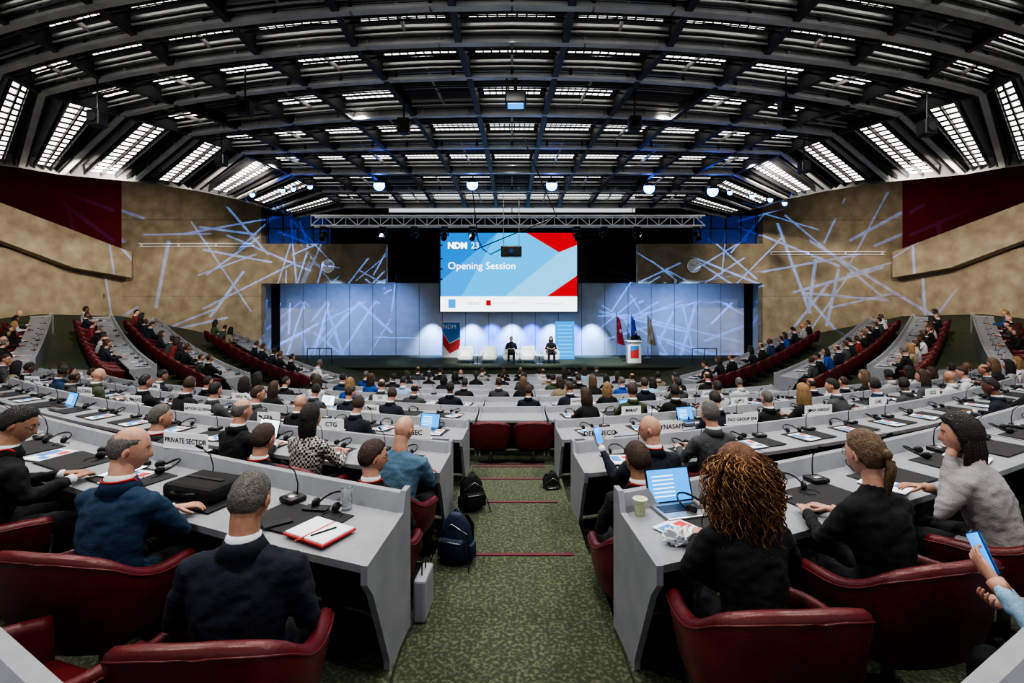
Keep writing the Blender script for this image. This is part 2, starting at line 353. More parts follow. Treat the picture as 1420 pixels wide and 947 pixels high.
def person_mesh(name,jacket='cnavy',hair='hblack',skin='skinA',style='short',lean=.04,yaw=0,pitch=0,arms=None,fem=False,stand=False,vox=.02,sub=3,width=1.0,shirt=True,lanyard=False,glasses=False,curl=.35,trousers='trous',palms=None,tilt=0,hl=.26,phone=None):
    zo=.45 if stand else 0
    w=(.88 if fem else 1.0)*width
    drop=lean*lean*.6
    B=MB()
    sh=V((0,lean,.975+zo-drop)); nb=V((0,lean*1.12-.005,1.05+zo-drop))
    B.tube([(0,0.0,.47+zo),(0,0,.56+zo),(0,lean*.25,.68+zo),(0,lean*.6,.80+zo),(0,lean*.9,.90+zo-drop*.6),sh+V((0,0,.01)),nb-V((0,0,.01))],
      [(.175*w*(1.06 if fem else 1),.135),(.180*w,.14),(.160*w*(.94 if fem else 1.03),.122),(.185*w,.130),(.198*w,.122),(.165*w,.088),(.062,.06)],'j',16)
    if arms is None: arms=((V((.27,.16,.74)),V((.12,.42,.765))),(V((-.27,.16,.74)),V((-.12,.42,.765))))
    for sgn,(el,wr) in zip((1,-1),arms):
        S=sh+V((sgn*.178*w,0,-.035)); el=V(el)+V((0,0,zo if stand and el[2]<1 else 0)); wr=V(wr)+V((0,0,zo if stand and wr[2]<1 else 0))
        mid=(S+el)/2+V((sgn*.01,0,0))
        B.tube([S+V((-sgn*.05,0,.012)),S,mid,el],[.062,.068*w,.056*w,.047*w],'j',10)
        B.tube([el,(el+wr)/2,wr],[.048*w,.043*w,.032],'j',10)
    for sgn in(1,-1):
        if stand:
            B.tube([(sgn*.085,0,.92),(sgn*.095,.01,.5),(sgn*.1,-.01,.09)],[.088,.062,.048],'t',10)
            B.tube([(sgn*.1,-.03,.05),(sgn*.11,.08,.045),(sgn*.12,.17,.035)],[(.042,.045),(.045,.04),(.036,.025)],'t',8)
        else:
            B.tube([(sgn*.09,.02,.52),(sgn*.12,.24,.53),(sgn*.13,.44,.51)],[.088,.078,.062],'t',10)
            B.tube([(sgn*.13,.44,.50),(sgn*.13,.43,.30),(sgn*.13,.40,.10)],[.06,.055,.045],'t',10)
            B.tube([(sgn*.13,.37,.05),(sgn*.135,.48,.045),(sgn*.14,.57,.035)],[(.042,.045),(.045,.04),(.036,.025)],'t',8)
    M['j']=M['t']=M['cnavy']
    me=B.mesh('tmp'); o=bpy.data.objects.new('tmp',me); bpy.context.scene.collection.objects.link(o)
    r=o.modifiers.new('r','REMESH'); r.mode='VOXEL'; r.voxel_size=vox
    r=o.modifiers.new('s','SMOOTH'); r.iterations=4; r.factor=.5
    bpy.context.view_layer.update()
    em=bpy.data.meshes.new_from_object(o.evaluated_get(bpy.context.evaluated_depsgraph_get()))
    bpy.data.objects.remove(o); bpy.data.meshes.remove(me)
    G=MB()
    for k in (jacket,trousers,skin,hair,'shirt','shoe'): G.mi(k)
    amp=.011 if vox<.018 else .006
    for v in em.vertices:
        c=v.co
        fold=abs(noise.noise(V((c.x*9+3,c.y*9,c.z*22))))
        G.v.append(c+v.normal*amp*(noise.noise(V((c.x*13,c.y*13,c.z*9)))+.6*noise.noise(c*28)+.9*(.25-fold)))
    for p in em.polygons:
        c=p.center; G.f.append(list(p.vertices))
        if stand: mi=1 if c.z<.86 else 0
        else: mi=1 if (c.z<.49 or (c.y>.17 and c.z<.64)) else 0
        if c.z<.09: mi=5
        G.m.append(mi)
    bpy.data.meshes.remove(em)
    for q,(sgn,(el,wr)) in enumerate(zip((1,-1),arms)):
        el=V(el)+V((0,0,zo if stand and el[2]<1 else 0)); wr=V(wr)+V((0,0,zo if stand and wr[2]<1 else 0))
        d=(wr-el).normalized(); W=wr+d*.045
        G.tube([wr-d*.02,wr+d*.032],[.031,.030],'shirt' if shirt else skin,10,round_=False)
        pn=V((0,0,-1)) if not palms or palms[q] is None else V(palms[q])
        f=d if abs(d.z)>.5 else V((d.x,d.y,d.z*.3))
        fn=f.normalized(); pp=(pn-fn*pn.dot(fn)).normalized()
        s=fn.cross(pp); th=1 if s.x*(-sgn)>0 else -1
        hand(G,W,f,pn,th,skin,curl,.95 if not fem else .86)
        if phone==q:
            c=W+fn*.085+pp*.032; up=(fn*.8+V((0,0,.6))).normalized(); nn=(pp-up*pp.dot(up)).normalized(); sd=up.cross(nn)
            T=Matrix((( sd.x,up.x,nn.x,c.x),(sd.y,up.y,nn.y,c.y),(sd.z,up.z,nn.z,c.z),(0,0,0,1)))
            G.box((0,0,0),(.074,.155,.009),'croyal',bev=.003,T=T); G.box((0,0,.005),(.068,.146,.001),'scrblue',T=T); G.box((0,0,-.005),(.068,.146,.001),'scrblue',T=T)
    hp=V((0,lean*1.35+.035,1.205+zo-drop*1.5))
    HT=Matrix.Translation(hp)@Matrix.Rotation(yaw,4,'Z')@Matrix.Rotation(tilt,4,'Y')@Matrix.Rotation(pitch,4,'X')
    nr=.050 if fem else .058
    G.tube([nb-V((0,0,.05)),nb+V((0,.005,.02)),HT@V((0,-.018,-.05)),HT@V((0,-.015,.0))],[nr*1.25,nr*1.05,nr,nr],skin,12)
    if shirt:
        G.tube([nb-V((0,0,.03)),nb+V((0,.0,.018)),nb+V((0,.002,.034))],[(nr*1.5,nr*1.5),(nr*1.22,nr*1.25),(nr*1.14,nr*1.16)],'shirt',14,round_=False)
        G.tube([nb-V((0,.004,.045)),nb+V((0,-.004,.0)),nb+V((0,-.004,.018))],[(nr*1.9,nr*1.75),(nr*1.42,nr*1.45),(nr*1.3,nr*1.32)],jacket,14,round_=False)
    if lanyard:
        pts=[nb+V((nr*1.45*math.cos(a),nr*1.45*math.sin(a)-.0,.010-(.03 if math.sin(a)>0 else -.005))) for a in [math.pi*2*j/14 for j in range(15)]]
        G.tube(pts,[(.006,.003)]*15,'lanyard',6,side=(0,0,1),round_=False)
    dirs,fs=ico(sub); hs=[hpos(d) for d in dirs]
    lipf=[];skf=[]
    for f in fs:
        c=(dirs[f[0]]+dirs[f[1]]+dirs[f[2]])/3
        (lipf if (c.y>0 and abs(c.z+.5)<.055 and abs(c.x)<.24) else skf).append(f)
    G.add(hs,skf,skin,HT); G.add(hs,lipf,'lip',HT)
    for sx in(-1,1):
        G.ell((0,0,0),(.010,.018,.031),skin,2,T=HT@Matrix.Translation((sx*.079,-.004,-.006))@Matrix.Rotation(sx*.35,4,'Z')@Matrix.Rotation(-.2,4,'X'))
        G.ell((0,0,0),(.004,.010,.018),'lip',1,T=HT@Matrix.Translation((sx*.0865,.004,-.004))@Matrix.Rotation(sx*.35,4,'Z'))
        G.ell((sx*.0285,.0705,.007),(.0125,.0125,.0105),'eye',2,T=HT); G.ell((sx*.0285,.0800,.007),(.0052,.0042,.0052),'iris',1,T=HT)
        G.tube([(sx*.014,.089,.026),(sx*.029,.0885,.031),(sx*.046,.078,.026)],[.003,.0035,.002],hair,5,T=HT)
    if glasses:
        for sx in(-1,1):
            G.tube([(sx*.031+.021*math.cos(a),.092-.004*abs(math.cos(a)),.006+.016*math.sin(a)) for a in [math.pi*2*j/12 for j in range(13)]],[.0016]*13,'black',5,side=(0,1,0),T=HT,round_=False)
            G.tube([(sx*.052,.088,.01),(sx*.079,.0,.012)],[.0018]*2,'black',5,T=HT)
        G.tube([(-.01,.096,.01),(.01,.096,.01)],[.0018]*2,'black',5,T=HT)
    if style!='bald':
        hv=[p+V((d.x,d.y,d.z)).normalized()*hairoff(d,style) for d,p in zip(dirs,hs)]
        G.add(hv,fs,hair,HT)
    rnd=random.Random(len(name)*7+int(lean*100))
    if style in('bob','long'):
        L=.13 if style=='bob' else hl
        ns=44 if vox<.018 else 12; rr=.011 if vox<.018 else .026
        for j in range(ns):
            a=-math.pi*(.02+.96*j/(ns-1)); cx,cy=math.cos(a),math.sin(a)
            jx=rnd.uniform(-.004,.004); ln=L*rnd.uniform(.88,1.05)
            pts=[(cx*.070,cy*.085,.05),(cx*.088+jx,cy*.104,-.02),(cx*.090+jx,cy*.112-.004,-.10),(cx*.080+jx,cy*.110-.004,-.10-ln*.5),(cx*.066+jx*2,cy*.10-.004,-.10-ln)]
            G.tube(pts,[rr*.7,rr,rr*1.05,rr,rr*.5],hair,6,T=Matrix.Translation(hp)@Matrix.Rotation(yaw,4,'Z'))
        G.ell((0,-.045,-.07),(.078,.062,.11),hair,3,T=Matrix.Translation(hp)@Matrix.Rotation(yaw,4,'Z'))
    if style=='pony':
        G.ell((0,-.108,.01),(.030,.028,.030),hair,2,T=HT)
        for j in range(14):
            ox,oy=rnd.uniform(-.014,.014),rnd.uniform(-.010,.010)
            G.tube([(ox*.5,-.110,.01),(ox,-.128+oy,-.03),(ox*1.2,-.120+oy,-.09),(ox,-.105+oy,-.17-rnd.uniform(0,.03))],[.011,.013,.011,.004],hair,6,T=Matrix.Translation(hp)@Matrix.Rotation(yaw,4,'Z'))
    if style=='curly':
        for j in range(600):
            a=rnd.uniform(-math.pi*1.05,math.pi*.05); el=rnd.uniform(-.2,1.45)
            r0=V((math.cos(a)*math.cos(el)*.085,math.sin(a)*math.cos(el)*.10,math.sin(el)*.118))
            bulge=rnd.uniform(.0,.085); ln=rnd.uniform(.06,.36)
            end=V((math.cos(a)*(.10+bulge),min(.02,math.sin(a)*(.10+bulge)),r0.z*.3-ln))
            mid=V((math.cos(a)*(.10+bulge*1.3),math.sin(a)*(.115+bulge*1.2),r0.z*.9))
            pts=[];rad=[];n=26; R=rnd.uniform(.007,.016); fr_=rnd.uniform(80,130); ph=rnd.uniform(0,6.3)
            for q in range(n):
                t=q/(n-1); c=r0*(1-t)**2+mid*2*t*(1-t)+end*t*t
                rr=R*min(1,t*4); an=ph+t*(ln+.08)*fr_
                pts.append(c+V((math.cos(an)*rr,math.sin(an)*rr,math.sin(an*.5)*rr*.5))); rad.append(.0038*(1-.5*t))
            G.tube(pts,rad,'hcurl' if rnd.random()<.62 else 'hgold',4,T=Matrix.Translation(hp)@Matrix.Rotation(yaw,4,'Z'),round_=False)
        G.ell((0,-.05,-.06),(.10,.07,.16),hair,3,T=Matrix.Translation(hp))
    return G.mesh(name,True)
lap=((V((.27,.06,.72)),V((.13,.30,.74))),(V((-.27,.06,.72)),V((-.13,.30,.74))))
fold=((V((.25,.22,.74)),V((-.02,.34,.79))),(V((-.25,.22,.74)),V((.02,.38,.77))))
typ=((V((.25,.14,.76)),V((.10,.40,.775))),(V((-.25,.14,.76)),V((-.10,.40,.775))))
TM=[person_mesh('man_a',style='short',lean=.03,yaw=.1,vox=.024,width=1.0),
    person_mesh('man_b',style='short',lean=.10,yaw=-.3,pitch=-.25,vox=.024,width=1.06),
    person_mesh('man_c',style='ring',hair='hgrey',lean=.05,yaw=.25,pitch=-.1,vox=.024,width=1.08,arms=((V((.29,.05,.70)),V((.08,.22,.72))),(V((-.29,.05,.70)),V((-.08,.24,.74))))),
    person_mesh('man_d',style='buzz',lean=.0,yaw=-.1,vox=.024,arms=fold),
    person_mesh('man_e',style='short',lean=.14,yaw=.5,pitch=-.15,vox=.024,width=1.02),
    person_mesh('man_f',style='short',lean=.06,yaw=-.6,pitch=-.05,vox=.024,width=1.04,glasses=True,arms=lap),
    person_mesh('man_g',style='bald',hair='hgrey',lean=.04,yaw=.05,pitch=-.1,vox=.024,width=1.1,arms=lap)]
TW=[person_mesh('woman_a',style='long',fem=True,lean=.05,yaw=-.2,vox=.024,shirt=False),
    person_mesh('woman_b',style='bob',fem=True,lean=.09,yaw=.3,pitch=-.2,vox=.024,shirt=False),
    person_mesh('woman_c',style='pony',fem=True,lean=.03,yaw=.1,vox=.024,shirt=False),
    person_mesh('woman_d',style='long',fem=True,lean=.08,yaw=.45,pitch=-.1,vox=.024,shirt=False,hl=.16,arms=lap)]
def person(mesh,name,x,y,z,rz,ov=None,sc=1):
    o=place(mesh,name,(x,y,z),rz,sc)
    if ov:
        for i,k in ov.items():
            o.material_slots[i].link='OBJECT'; o.material_slots[i].material=M[k]
    return o
def at(px,d): return (px-710)/F*d
def rowseat(i,side,s,u=1.12):
    x,y,rz=pos(i,side,s,u); return x,y,zf(i,x,y),rz
def nearp(nm,seat,**kw):
    x,y,z,rz=seat; dr=kw.pop('drz',0); cz=kw.pop('chair',True); sc=kw.pop('sc',1)
    me=person_mesh(nm,**kw); o=place(me,nm,(x,y,z),rz+dr,sc)
    if cz: chair(x,y-.0,z,rz+dr)
    return o
def free(px,d,z,rz): return at(px,d),d,z,rz
Z1=ZR(1)
nearp('man_in_navy_suit',free(326,1.96,Z1,.06),jacket='cnavy',hair='hgrey',skin='skinB',style='buzz',lean=.07,pitch=-.35,yaw=-.1,vox=.014,sub=4,width=1.10,arms=lap,sc=.97)
nearp('man_in_blue_jacket',free(146,2.55,Z1,-.12),jacket='cblue',hair='hgrey',skin='skinA',style='ring',lean=.08,yaw=-.95,pitch=-.2,vox=.014,sub=4,width=1.0,lanyard=True,arms=fold)
nearp('man_in_black_suit_with_phone',rowseat(1,-1,2.25,1.05),jacket='cblack',hair='hblack',skin='skinB',style='short',lean=.10,yaw=-.6,pitch=-.4,vox=.015,sub=4,width=1.06,lanyard=True,drz=-.1,arms=typ,glasses=True)
nearp('woman_with_curly_hair',free(1050,2.14,Z1,.04),jacket='cblack',hair='hcurl',style='curly',fem=True,lean=.09,pitch=-.1,yaw=.15,vox=.014,sub=4,shirt=False,arms=typ)
nearp('woman_with_blond_ponytail',free(1232,2.47,Z1,.20),jacket='cblack',hair='hdblond',style='pony',fem=True,lean=.07,pitch=-.15,yaw=.15,vox=.014,sub=4,shirt=False,arms=typ,glasses=True)
nearp('woman_in_grey_jacket',free(1392,2.85,Z1,.50),jacket='clgrey',hair='hblack',style='bob',fem=True,lean=.12,pitch=-.15,yaw=.5,vox=.014,sub=4,shirt=False,arms=((V((.24,.16,.74)),V((.02,.36,.80))),(V((-.25,.20,.74)),V((-.06,.22,1.06)))),hl=.2)
def freeseat(px,d,rz):
    x=at(px,d); return x,d,zf(2,x,d),rz
nearp('man_with_dark_hair_and_glasses',freeseat(513,3.5,-.1),jacket='cblack',hair='hbrown',skin='skinA',style='short',lean=.02,yaw=-1.0,pitch=-.1,vox=.016,sub=4,glasses=True,lanyard=True,arms=lap)
nearp('man_with_greying_hair',freeseat(357,3.98,-.35),jacket='cnavy',hair='hbrown',skin='skinA',style='short',lean=.02,pitch=-.15,vox=.017,sub=4,lanyard=True,arms=lap)
nearp('man_with_grey_hair',freeseat(214,4.75,-.4),jacket='cgrey',hair='hgrey',skin='skinA',style='short',lean=.02,yaw=-.5,vox=.018,lanyard=True,arms=lap)
nearp('man_seated_by_aisle',freeseat(888,3.45,.1),jacket='cblack',hair='hbrown',skin='skinB',style='short',lean=.02,yaw=.3,pitch=-.1,vox=.016,sub=4,lanyard=True,arms=lap)
def seat2(px,d,side):
    x=at(px,d); s=abs(x)-A0; return x,d,zf(2,x,d),math.atan2(side*dD(2,s),1)
nearp('man_in_denim_jacket',seat2(544,4.2,-1),jacket='cdenim',hair='hgrey',skin='skinA',style='bald',lean=.12,pitch=-.35,yaw=-.15,vox=.016,sub=4,width=1.15,arms=fold,shirt=False)
nearp('woman_in_checked_jacket',seat2(424,4.75,-1),jacket='ccheck',hair='hblack',skin='skinA',style='bob',fem=True,lean=.03,yaw=-.3,vox=.016,sub=4,shirt=False,width=1.1)
nearp('man_reading_in_black_suit',seat2(322,5.0,-1),jacket='cblack',hair='hgrey',skin='skinA',style='ring',lean=.06,yaw=-.3,pitch=-.1,vox=.016,sub=4)
nearp('bald_man_raising_phone',seat2(912,4.25,1),jacket='cnavy',hair='hgrey',skin='skinA',style='bald',lean=.06,yaw=.9,pitch=-.1,vox=.016,sub=4,glasses=True,lanyard=True,width=1.08,
   arms=((V((.29,.10,.74)),V((.16,.34,.79))),(V((-.32,.16,.78)),V((-.34,.36,.98)))),palms=(None,(.1,-1,-.1)),phone=1,curl=.5)
nearp('man_with_grey_hair_in_grey_suit',seat2(993,4.9,1),jacket='cgrey',hair='hgrey',skin='skinA',style='short',lean=.04,yaw=-.1,vox=.016,sub=4,width=1.08)
nearp('person_in_pale_blue_jacket',(2.16,1.62,Z1+.0,.74),jacket='clblue',hair='hblond',style='bob',fem=True,lean=.10,pitch=-.3,vox=.014,sub=4,shirt=False,arms=((V((.25,.16,.76)),V((.02,.34,.84))),(V((-.25,.20,.76)),V((-.10,.38,.93)))),palms=((-.2,-.2,1),(.5,-.8,0)),curl=.6,phone=1)
chair(-1.85,1.85,Z1,-.3); chair(-1.12,1.40,Z1,.5); chair(1.62,1.36,Z1,.1); chair(1.05,1.02,Z1,-.2)
jk=['cnavy']*9+['cblack']*14+['cgrey']*6+['cblue']*2+['cwhite']*2+['clgrey','cbeige','cred','croyal','clblue','cgreen']
jw=['cblack']*10+['cwhite']*3+['cnavy']*4+['cred','croyal','cbeige','cgreen','clblue','clgrey','cgrey']
R=random.Random(11)
for (x,y,z,rz,i,side,s) in SEATS:
    if i==2:
        if s<2.9:
            if side>0 and s>1.9: chair(x,y,z,rz)
            continue
        occ=.45
    else: occ=.8 if i<20 else .92
    chair(x,y,z,rz)
    if i==34 or (i==3 and s<.6): continue
    if R.random()<occ:
        jx=R.uniform(-.05,.05)
        sk=R.choice(['skinA']*6+['skinB']*3+['skinC']*2)
        if R.random()<.66:
            me=R.choice(TM); ov={0:R.choice(jk),2:sk,3:R.choice(['hblack','hblack','hbrown','hbrown','hgrey']) if sk!='skinC' else 'hblack'}
            nm='seated_man'
        else:
            me=R.choice(TW); ov={0:R.choice(jw),2:sk,3:R.choice(['hblack','hbrown','hbrown','hdblond','hblond']) if sk!='skinC' else 'hblack'}
            nm='seated_woman'
        person(me,nm,x+jx,y,z,rz+R.uniform(-.15,.15),ov,R.uniform(.95,1.04))
# ------------------------------------------------------------ desk equipment
def mic_mesh():
    b=MB(); b.box((0,0,.018),(.13,.12,.036),'black',bev=.012); b.box((0,-.01,.038),(.07,.05,.004),'steel')
    b.tube([(0,.03,.03),(0,.035,.10),(-.01,.02,.18),(-.02,-.03,.24)],[.005,.004,.004,.004],'black',6); b.tube([(-.02,-.03,.24),(-.025,-.06,.262)],[.010,.010],'blackm',8)
    return b.mesh('mic',True)
def headset_mesh():
    b=MB()
    pts=[(.085*math.cos(a),.02,.03+.10*math.sin(a)) for a in [math.pi*j/12 for j in range(13)]]
    T=Matrix.Rotation(-1.15,4,'X')
    b.tube(pts,[(.008,.005)]*13,'black',6,side=(0,1,0),T=Matrix.Translation((0,0,.03))@T)
    for sx in(-1,1): b.ell((sx*.082,.0,.03),(.016,.036,.030),'black',2)
    pts=[(.1+.06*math.cos(a),-.05+.05*math.sin(a),.006) for a in [5*j/12 for j in range(13)]]
    b.tube(pts,[.003]*13,'black',5)
    return b.mesh('headset',True)
def program_mesh():
    b=MB(); b.box((0,0,.003),(.21,.28,.006),'paper'); b.box((-.05,.03,.0065),(.09,.16,.001),'blueprint'); b.box((.055,.06,.0065),(.07,.08,.001),'redprint'); b.box((.04,-.07,.0065),(.09,.05,.001),'blueprint'); return b.mesh('program')
def mat_mesh():
    b=MB(); b.box((0,0,.003),(.54,.33,.006),'matte',bev=.002); return b.mesh('mat')
MIC,HS,PR,MT=mic_mesh(),headset_mesh(),program_mesh(),mat_mesh()
for i in range(1,11):
    for side in(-1,1):
        s=.45
        while s<SMAX[i]-.3:
            x,y,rz=pos(i,side,s,.38); z=zf(i,x,y)+.731
            if i<6: place(MT,'desk_writing_mat',(x,y,z),rz)
            x,y,rz=pos(i,side,s+.22,.20)
            if R.random()<.85: place(MIC,'conference_microphone',(x,y,z+.003),rz+R.uniform(-.3,.3))
            if i<5:
                x,y,rz=pos(i,side,s-.05,.22); place(HS,'interpretation_headset',(x,y,z+.006),rz+R.uniform(-.8,.8))
            if R.random()<(.7 if i>1 else 0):
                x,y,rz=pos(i,side,s-.12,.42); place(PR,'printed_program',(x,y,z+.007),rz+R.uniform(-.4,.4))
            s+=.82/math.hypot(1,dD(i,s))
for (x,y,z,rz) in STRDESK:
    if R.random()<.8: place(PR,'printed_program',(x,y,z),rz)
    if R.random()<.7: place(MIC,'conference_microphone',(x+.1,y+.05,z),rz)
def sign(i,side,s,txt):
    b=MB(); w=.32 if len(txt)<10 else .44
    b.box((0,.012,.065),(w,.006,.13),'signw'); b.box((0,.03,.003),(w,.05,.006),'signw')
    vs,fs=text_geo(txt,.074 if len(txt)<10 else .054,off=.0012); b.add(vs,fs,'black',Matrix.Translation((0,.007,.065))@Matrix.Rotation(math.pi/2,4,'X'))
    x,y,rz=pos(i,side,s,.03); b.obj('name_sign',(x,y,zf(i,x,y)+.842),rz*.6,fix=False)
for a in [(1,-1,1.92,'PRIVATE SECTOR'),(2,-1,.38,'SEC'),(2,-1,1.45,'CTG'),(2,-1,2.35,'EPA'),(2,-1,3.55,'ARTION GLOBAL'),(2,-1,4.9,'AL FAHAD'),(2,-1,6.2,'ALTERRA'),(2,-1,8.2,'PRIVATE SECTOR'),(2,1,.30,'DEMINECO'),(2,1,1.15,'DYNASAFE'),(2,1,2.15,'FAO GROUP SPA'),(2,1,3.4,'FENIX INSIGHT'),(2,1,4.6,'G4S'),(2,1,6.0,'GCS'),(3,1,1.2,'MMAP'),(3,1,3.2,'GCTS'),(3,-1,9.5,'HMD'),(3,-1,1.6,'UNMAS'),(4,1,.7,'UNITED STATES'),(3,1,5.4,'UNIDIR'),(3,-1,4.2,'NPA'),(3,-1,6.5,'MAG'),(4,-1,2,'ITF'),(4,1,3.5,'APOPO')]: sign(*a)
def spot_on(i,side,s,u):
    x,y,rz=pos(i,side,s,u); return (x,y,zf(i,x,y)+.738-.015*u),rz
def laptop(i,side,s,u,scr,drz=0):
    b=MB(); b.box((0,0,.008),(.31,.22,.016),'steel',bev=.005); b.box((0,.02,.0165),(.27,.10,.002),'black')
    T=Matrix.Translation((0,.11,.012))@Matrix.Rotation(-.30,4,'X'); b.box((0,0,.105),(.31,.008,.21),'black',T=T); b.box((0,-.005,.105),(.29,.002,.19),scr,T=T)
    if scr=='scrwhite':
        for r in range(5): b.box((-.03,-.0065,.05+r*.028),(.16,.001,.008),'blueprint',T=T)
    else:
        for r in range(6): b.box((-.04,-.0065,.04+r*.024),(.15,.001,.006),'scrwhite',T=T)
    p,rz=spot_on(i,side,s,u); b.obj('open_laptop',p,rz+drz)
laptop(1,1,.30,.20,'scrblue',-.15); laptop(1,1,.88,.24,'scrwhite',.1); laptop(2,-1,2.15,.35,'scrwhite'); laptop(3,-1,.5,.35,'scrblue'); laptop(3,1,2.0,.35,'scrblue'); laptop(2,-1,6,.4,'scrblue'); laptop(4,-1,3,.4,'scrwhite'); laptop(4,1,1.5,.4,'scrblue')
b=MB(); b.box((0,0,.05),(.42,.30,.10),'blackm',bev=.03); b.tube([(-.08,-.15,.06),(-.06,-.19,.07),(.06,-.19,.07),(.08,-.15,.06)],[.01]*4,'black',6); b.box((0,0,.103),(.30,.03,.008),'black')
p,rz=spot_on(1,-1,1.22,.36); b.obj('black_briefcase',(p[0],p[1],p[2]+.008),rz+.1)
b=MB(); b.box((0,0,.006),(.31,.23,.010),'redprint'); b.box((-.075,0,.014),(.145,.215,.010),'paper',bev=.003); b.box((.075,0,.014),(.145,.215,.010),'paper',bev=.003); b.box((0,-.03,.020),(.008,.26,.002),'lanyard'); b.tube([(.03,-.08,.024),(.07,.05,.024)],[.004,.004],'black',6)
p,rz=spot_on(1,-1,.22,.47); b.obj('open_notebook',(p[0],p[1],p[2]+.010),rz-.1)
def phone(p,rz,T=None,scr='black'):
    b=MB(); b.box((0,0,.005),(.075,.155,.009),'black',bev=.003,T=T); b.box((0,0,.0100),(.068,.145,.0008),scr,T=T); return b.obj('mobile_phone',p,rz)
p,rz=spot_on(1,-1,.50,.48); phone((p[0],p[1],p[2]+.008),rz-.5)
p,rz=spot_on(1,-1,.45,.24); phone((p[0],p[1],p[2]+.008),rz-1.3)
b=MB()
b.tube([(0,0,.001),(0,0,.004)],[.030,.031],'glass',16,round_=False); b.tube([(0,0,.004),(0,0,.13)],[.031,.037],'glass',16,cap=False,round_=False); b.tube([(0,0,.13),(0,0,.006)],[.034,.028],'glass',16,cap=False,round_=False)
p,rz=spot_on(1,-1,.30,.16); b.obj('drinking_glass',(p[0],p[1],p[2]+.002),0,sm=True)
b=MB(); b.tube([(0,0,0),(0,0,.10)],[.028,.040],'kraft',18,round_=False); b.tube([(.041*math.cos(a),.041*math.sin(a),.10) for a in [math.pi*2*j/18 for j in range(19)]],[.003]*19,'paper',6,side=(0,0,1),round_=False)
p,rz=spot_on(1,1,.06,.14); b.obj('paper_cup',(p[0],p[1],p[2]-.004),0)
b=MB(); bm=bmesh.new(); bmesh.ops.create_icosphere(bm,subdivisions=4,radius=1); bm.verts.index_update()
vs=[V((v.co.x*.065,v.co.y*.05,max(0,v.co.z*.04+.025)))*(1+.8*noise.noise(v.co*3.5)) for v in bm.verts]; b.add(vs,[[v.index for v in f.verts] for f in bm.faces],'paper'); bm.free()
p,rz=spot_on(1,1,.04,.48); b.obj('crumpled_tissue',p,0)
b=MB(); b.box((0,0,.004),(.19,.25,.007),'black',bev=.003); b.box((0,0,.008),(.175,.235,.001),'scrwhite'); p,rz=spot_on(1,-1,2.1,.35); b.obj('tablet',(p[0],p[1],p[2]+.006),rz+.3)
for (i,sd,s,u) in [(1,-1,1.95,.4),(1,1,1.75,.45),(1,1,.14,.42),(1,-1,3.0,.4),(1,1,2.9,.4),(1,1,.62,.4)]:
    p,rz=spot_on(i,sd,s,u); place(PR,'printed_program',(p[0],p[1],p[2]+.004),rz+.2)
def bag(x,y,z,k,rz,s=1,name='backpack'):
    b=MB(); b.tube([(0,0,.06),(0,.0,.20),(0,-.01,.36),(0,-.02,.44)],[(.15,.10),(.165,.11),(.14,.09),(.08,.05)],k,14)
    b.box((0,-.10,.16),(.24,.08,.20),k,bev=.03); b.box((0,-.142,.235),(.20,.006,.012),'steel'); b.tube([(-.05,0,.46),(0,0,.51),(.05,0,.46)],[.012]*3,k,6)
    b.tube([(-.13,-.06,.30),(0,-.115,.40),(.13,-.06,.30)],[.006]*3,'steel',5)
    for sx in(-1,1):
        b.tube([(sx*.07,.08,.42),(sx*.10,.15,.3),(sx*.10,.13,.12)],[(.025,.008)]*3,'blackm',6); b.box((sx*.16,0,.12),(.05,.12,.16),k,bev=.02); b.tube([(sx*.12,-.1,.3),(sx*.17,-.14,.15),(sx*.2,-.18,.01)],[.006]*3,'blackm',5)
    o=b.obj(name,(x,y,z),rz,sm=True); o.scale=(s,s,s); return o
bag(-.42,5.15,-2.33+.16,'blackm',.4,.78); bag(-.44,3.9,-2.05,'bagblue',-.3,.82); bag(-.50,4.25,-2.17,'blackm',.9,.7); bag(.50,6.2,-2.33-.14,'blackm',.2,.7)
b=MB(); b.box((0,0,.17),(.30,.10,.34),'desk_end',bev=.02); b.tube([(-.06,0,.34),(-.06,0,.42),(.06,0,.42),(.06,0,.34)],[.006]*4,'black',6); o=b.obj('grey_document_bag',(-.585,3.25,-2.05),1.5); o.scale=(.8,.8,.8)
# ------------------------------------------------------------ ceiling
BE=[(4.6,5.2,11.5,7.0,16.5,10.3,4.3),(5.6,5.2,11.5,8.0,16.5,11.3,4.3),(6.6,5.2,11.5,9.0,16.5,12.3,4.3),(7.6,5.2,11.5,10.0,16.3,13.3,4.25),(8.6,5.2,11.5,11,16.2,14.3,4.2),(9.8,5.2,11.7,12.2,15.1,15.1,4.2),(11.3,5.2,10.8,13.6,14.6,15.9,4.2),(13.3,5.1,9.8,14.9,12.9,16.8,4.2),(15.8,5.0,9.05,16.4,11.7,18.1,4.2),(18.1,4.8,8.3,18.3,11,19.7,4.2),(20.2,4.6,7.9,20.3,10.7,22,4.2),(22.6,4.4,7.8,22.6,10.5,24,4.2)]
def bpt(b,f,dz=0):
    dc,zc,xe,de=b[:4]; return V((xe*f,dc+(de-dc)*f*f,zc+dz))
def lerpb(a,b,t): return tuple(x*(1-t)+y*t for x,y in zip(a,b))
def rail(mb,pts,w,h,k):
    for p,q in zip(pts[:-1],pts[1:]):
        d=(q-p); L=d.length; an=math.atan2(d.y,d.x); pit=math.asin(d.z/L)
        mb.box((0,0,0),(L+.02,w,h),k,T=Matrix.Translation((p+q)/2)@Matrix.Rotation(an,4,'Z')@Matrix.Rotation(-pit,4,'Y'))
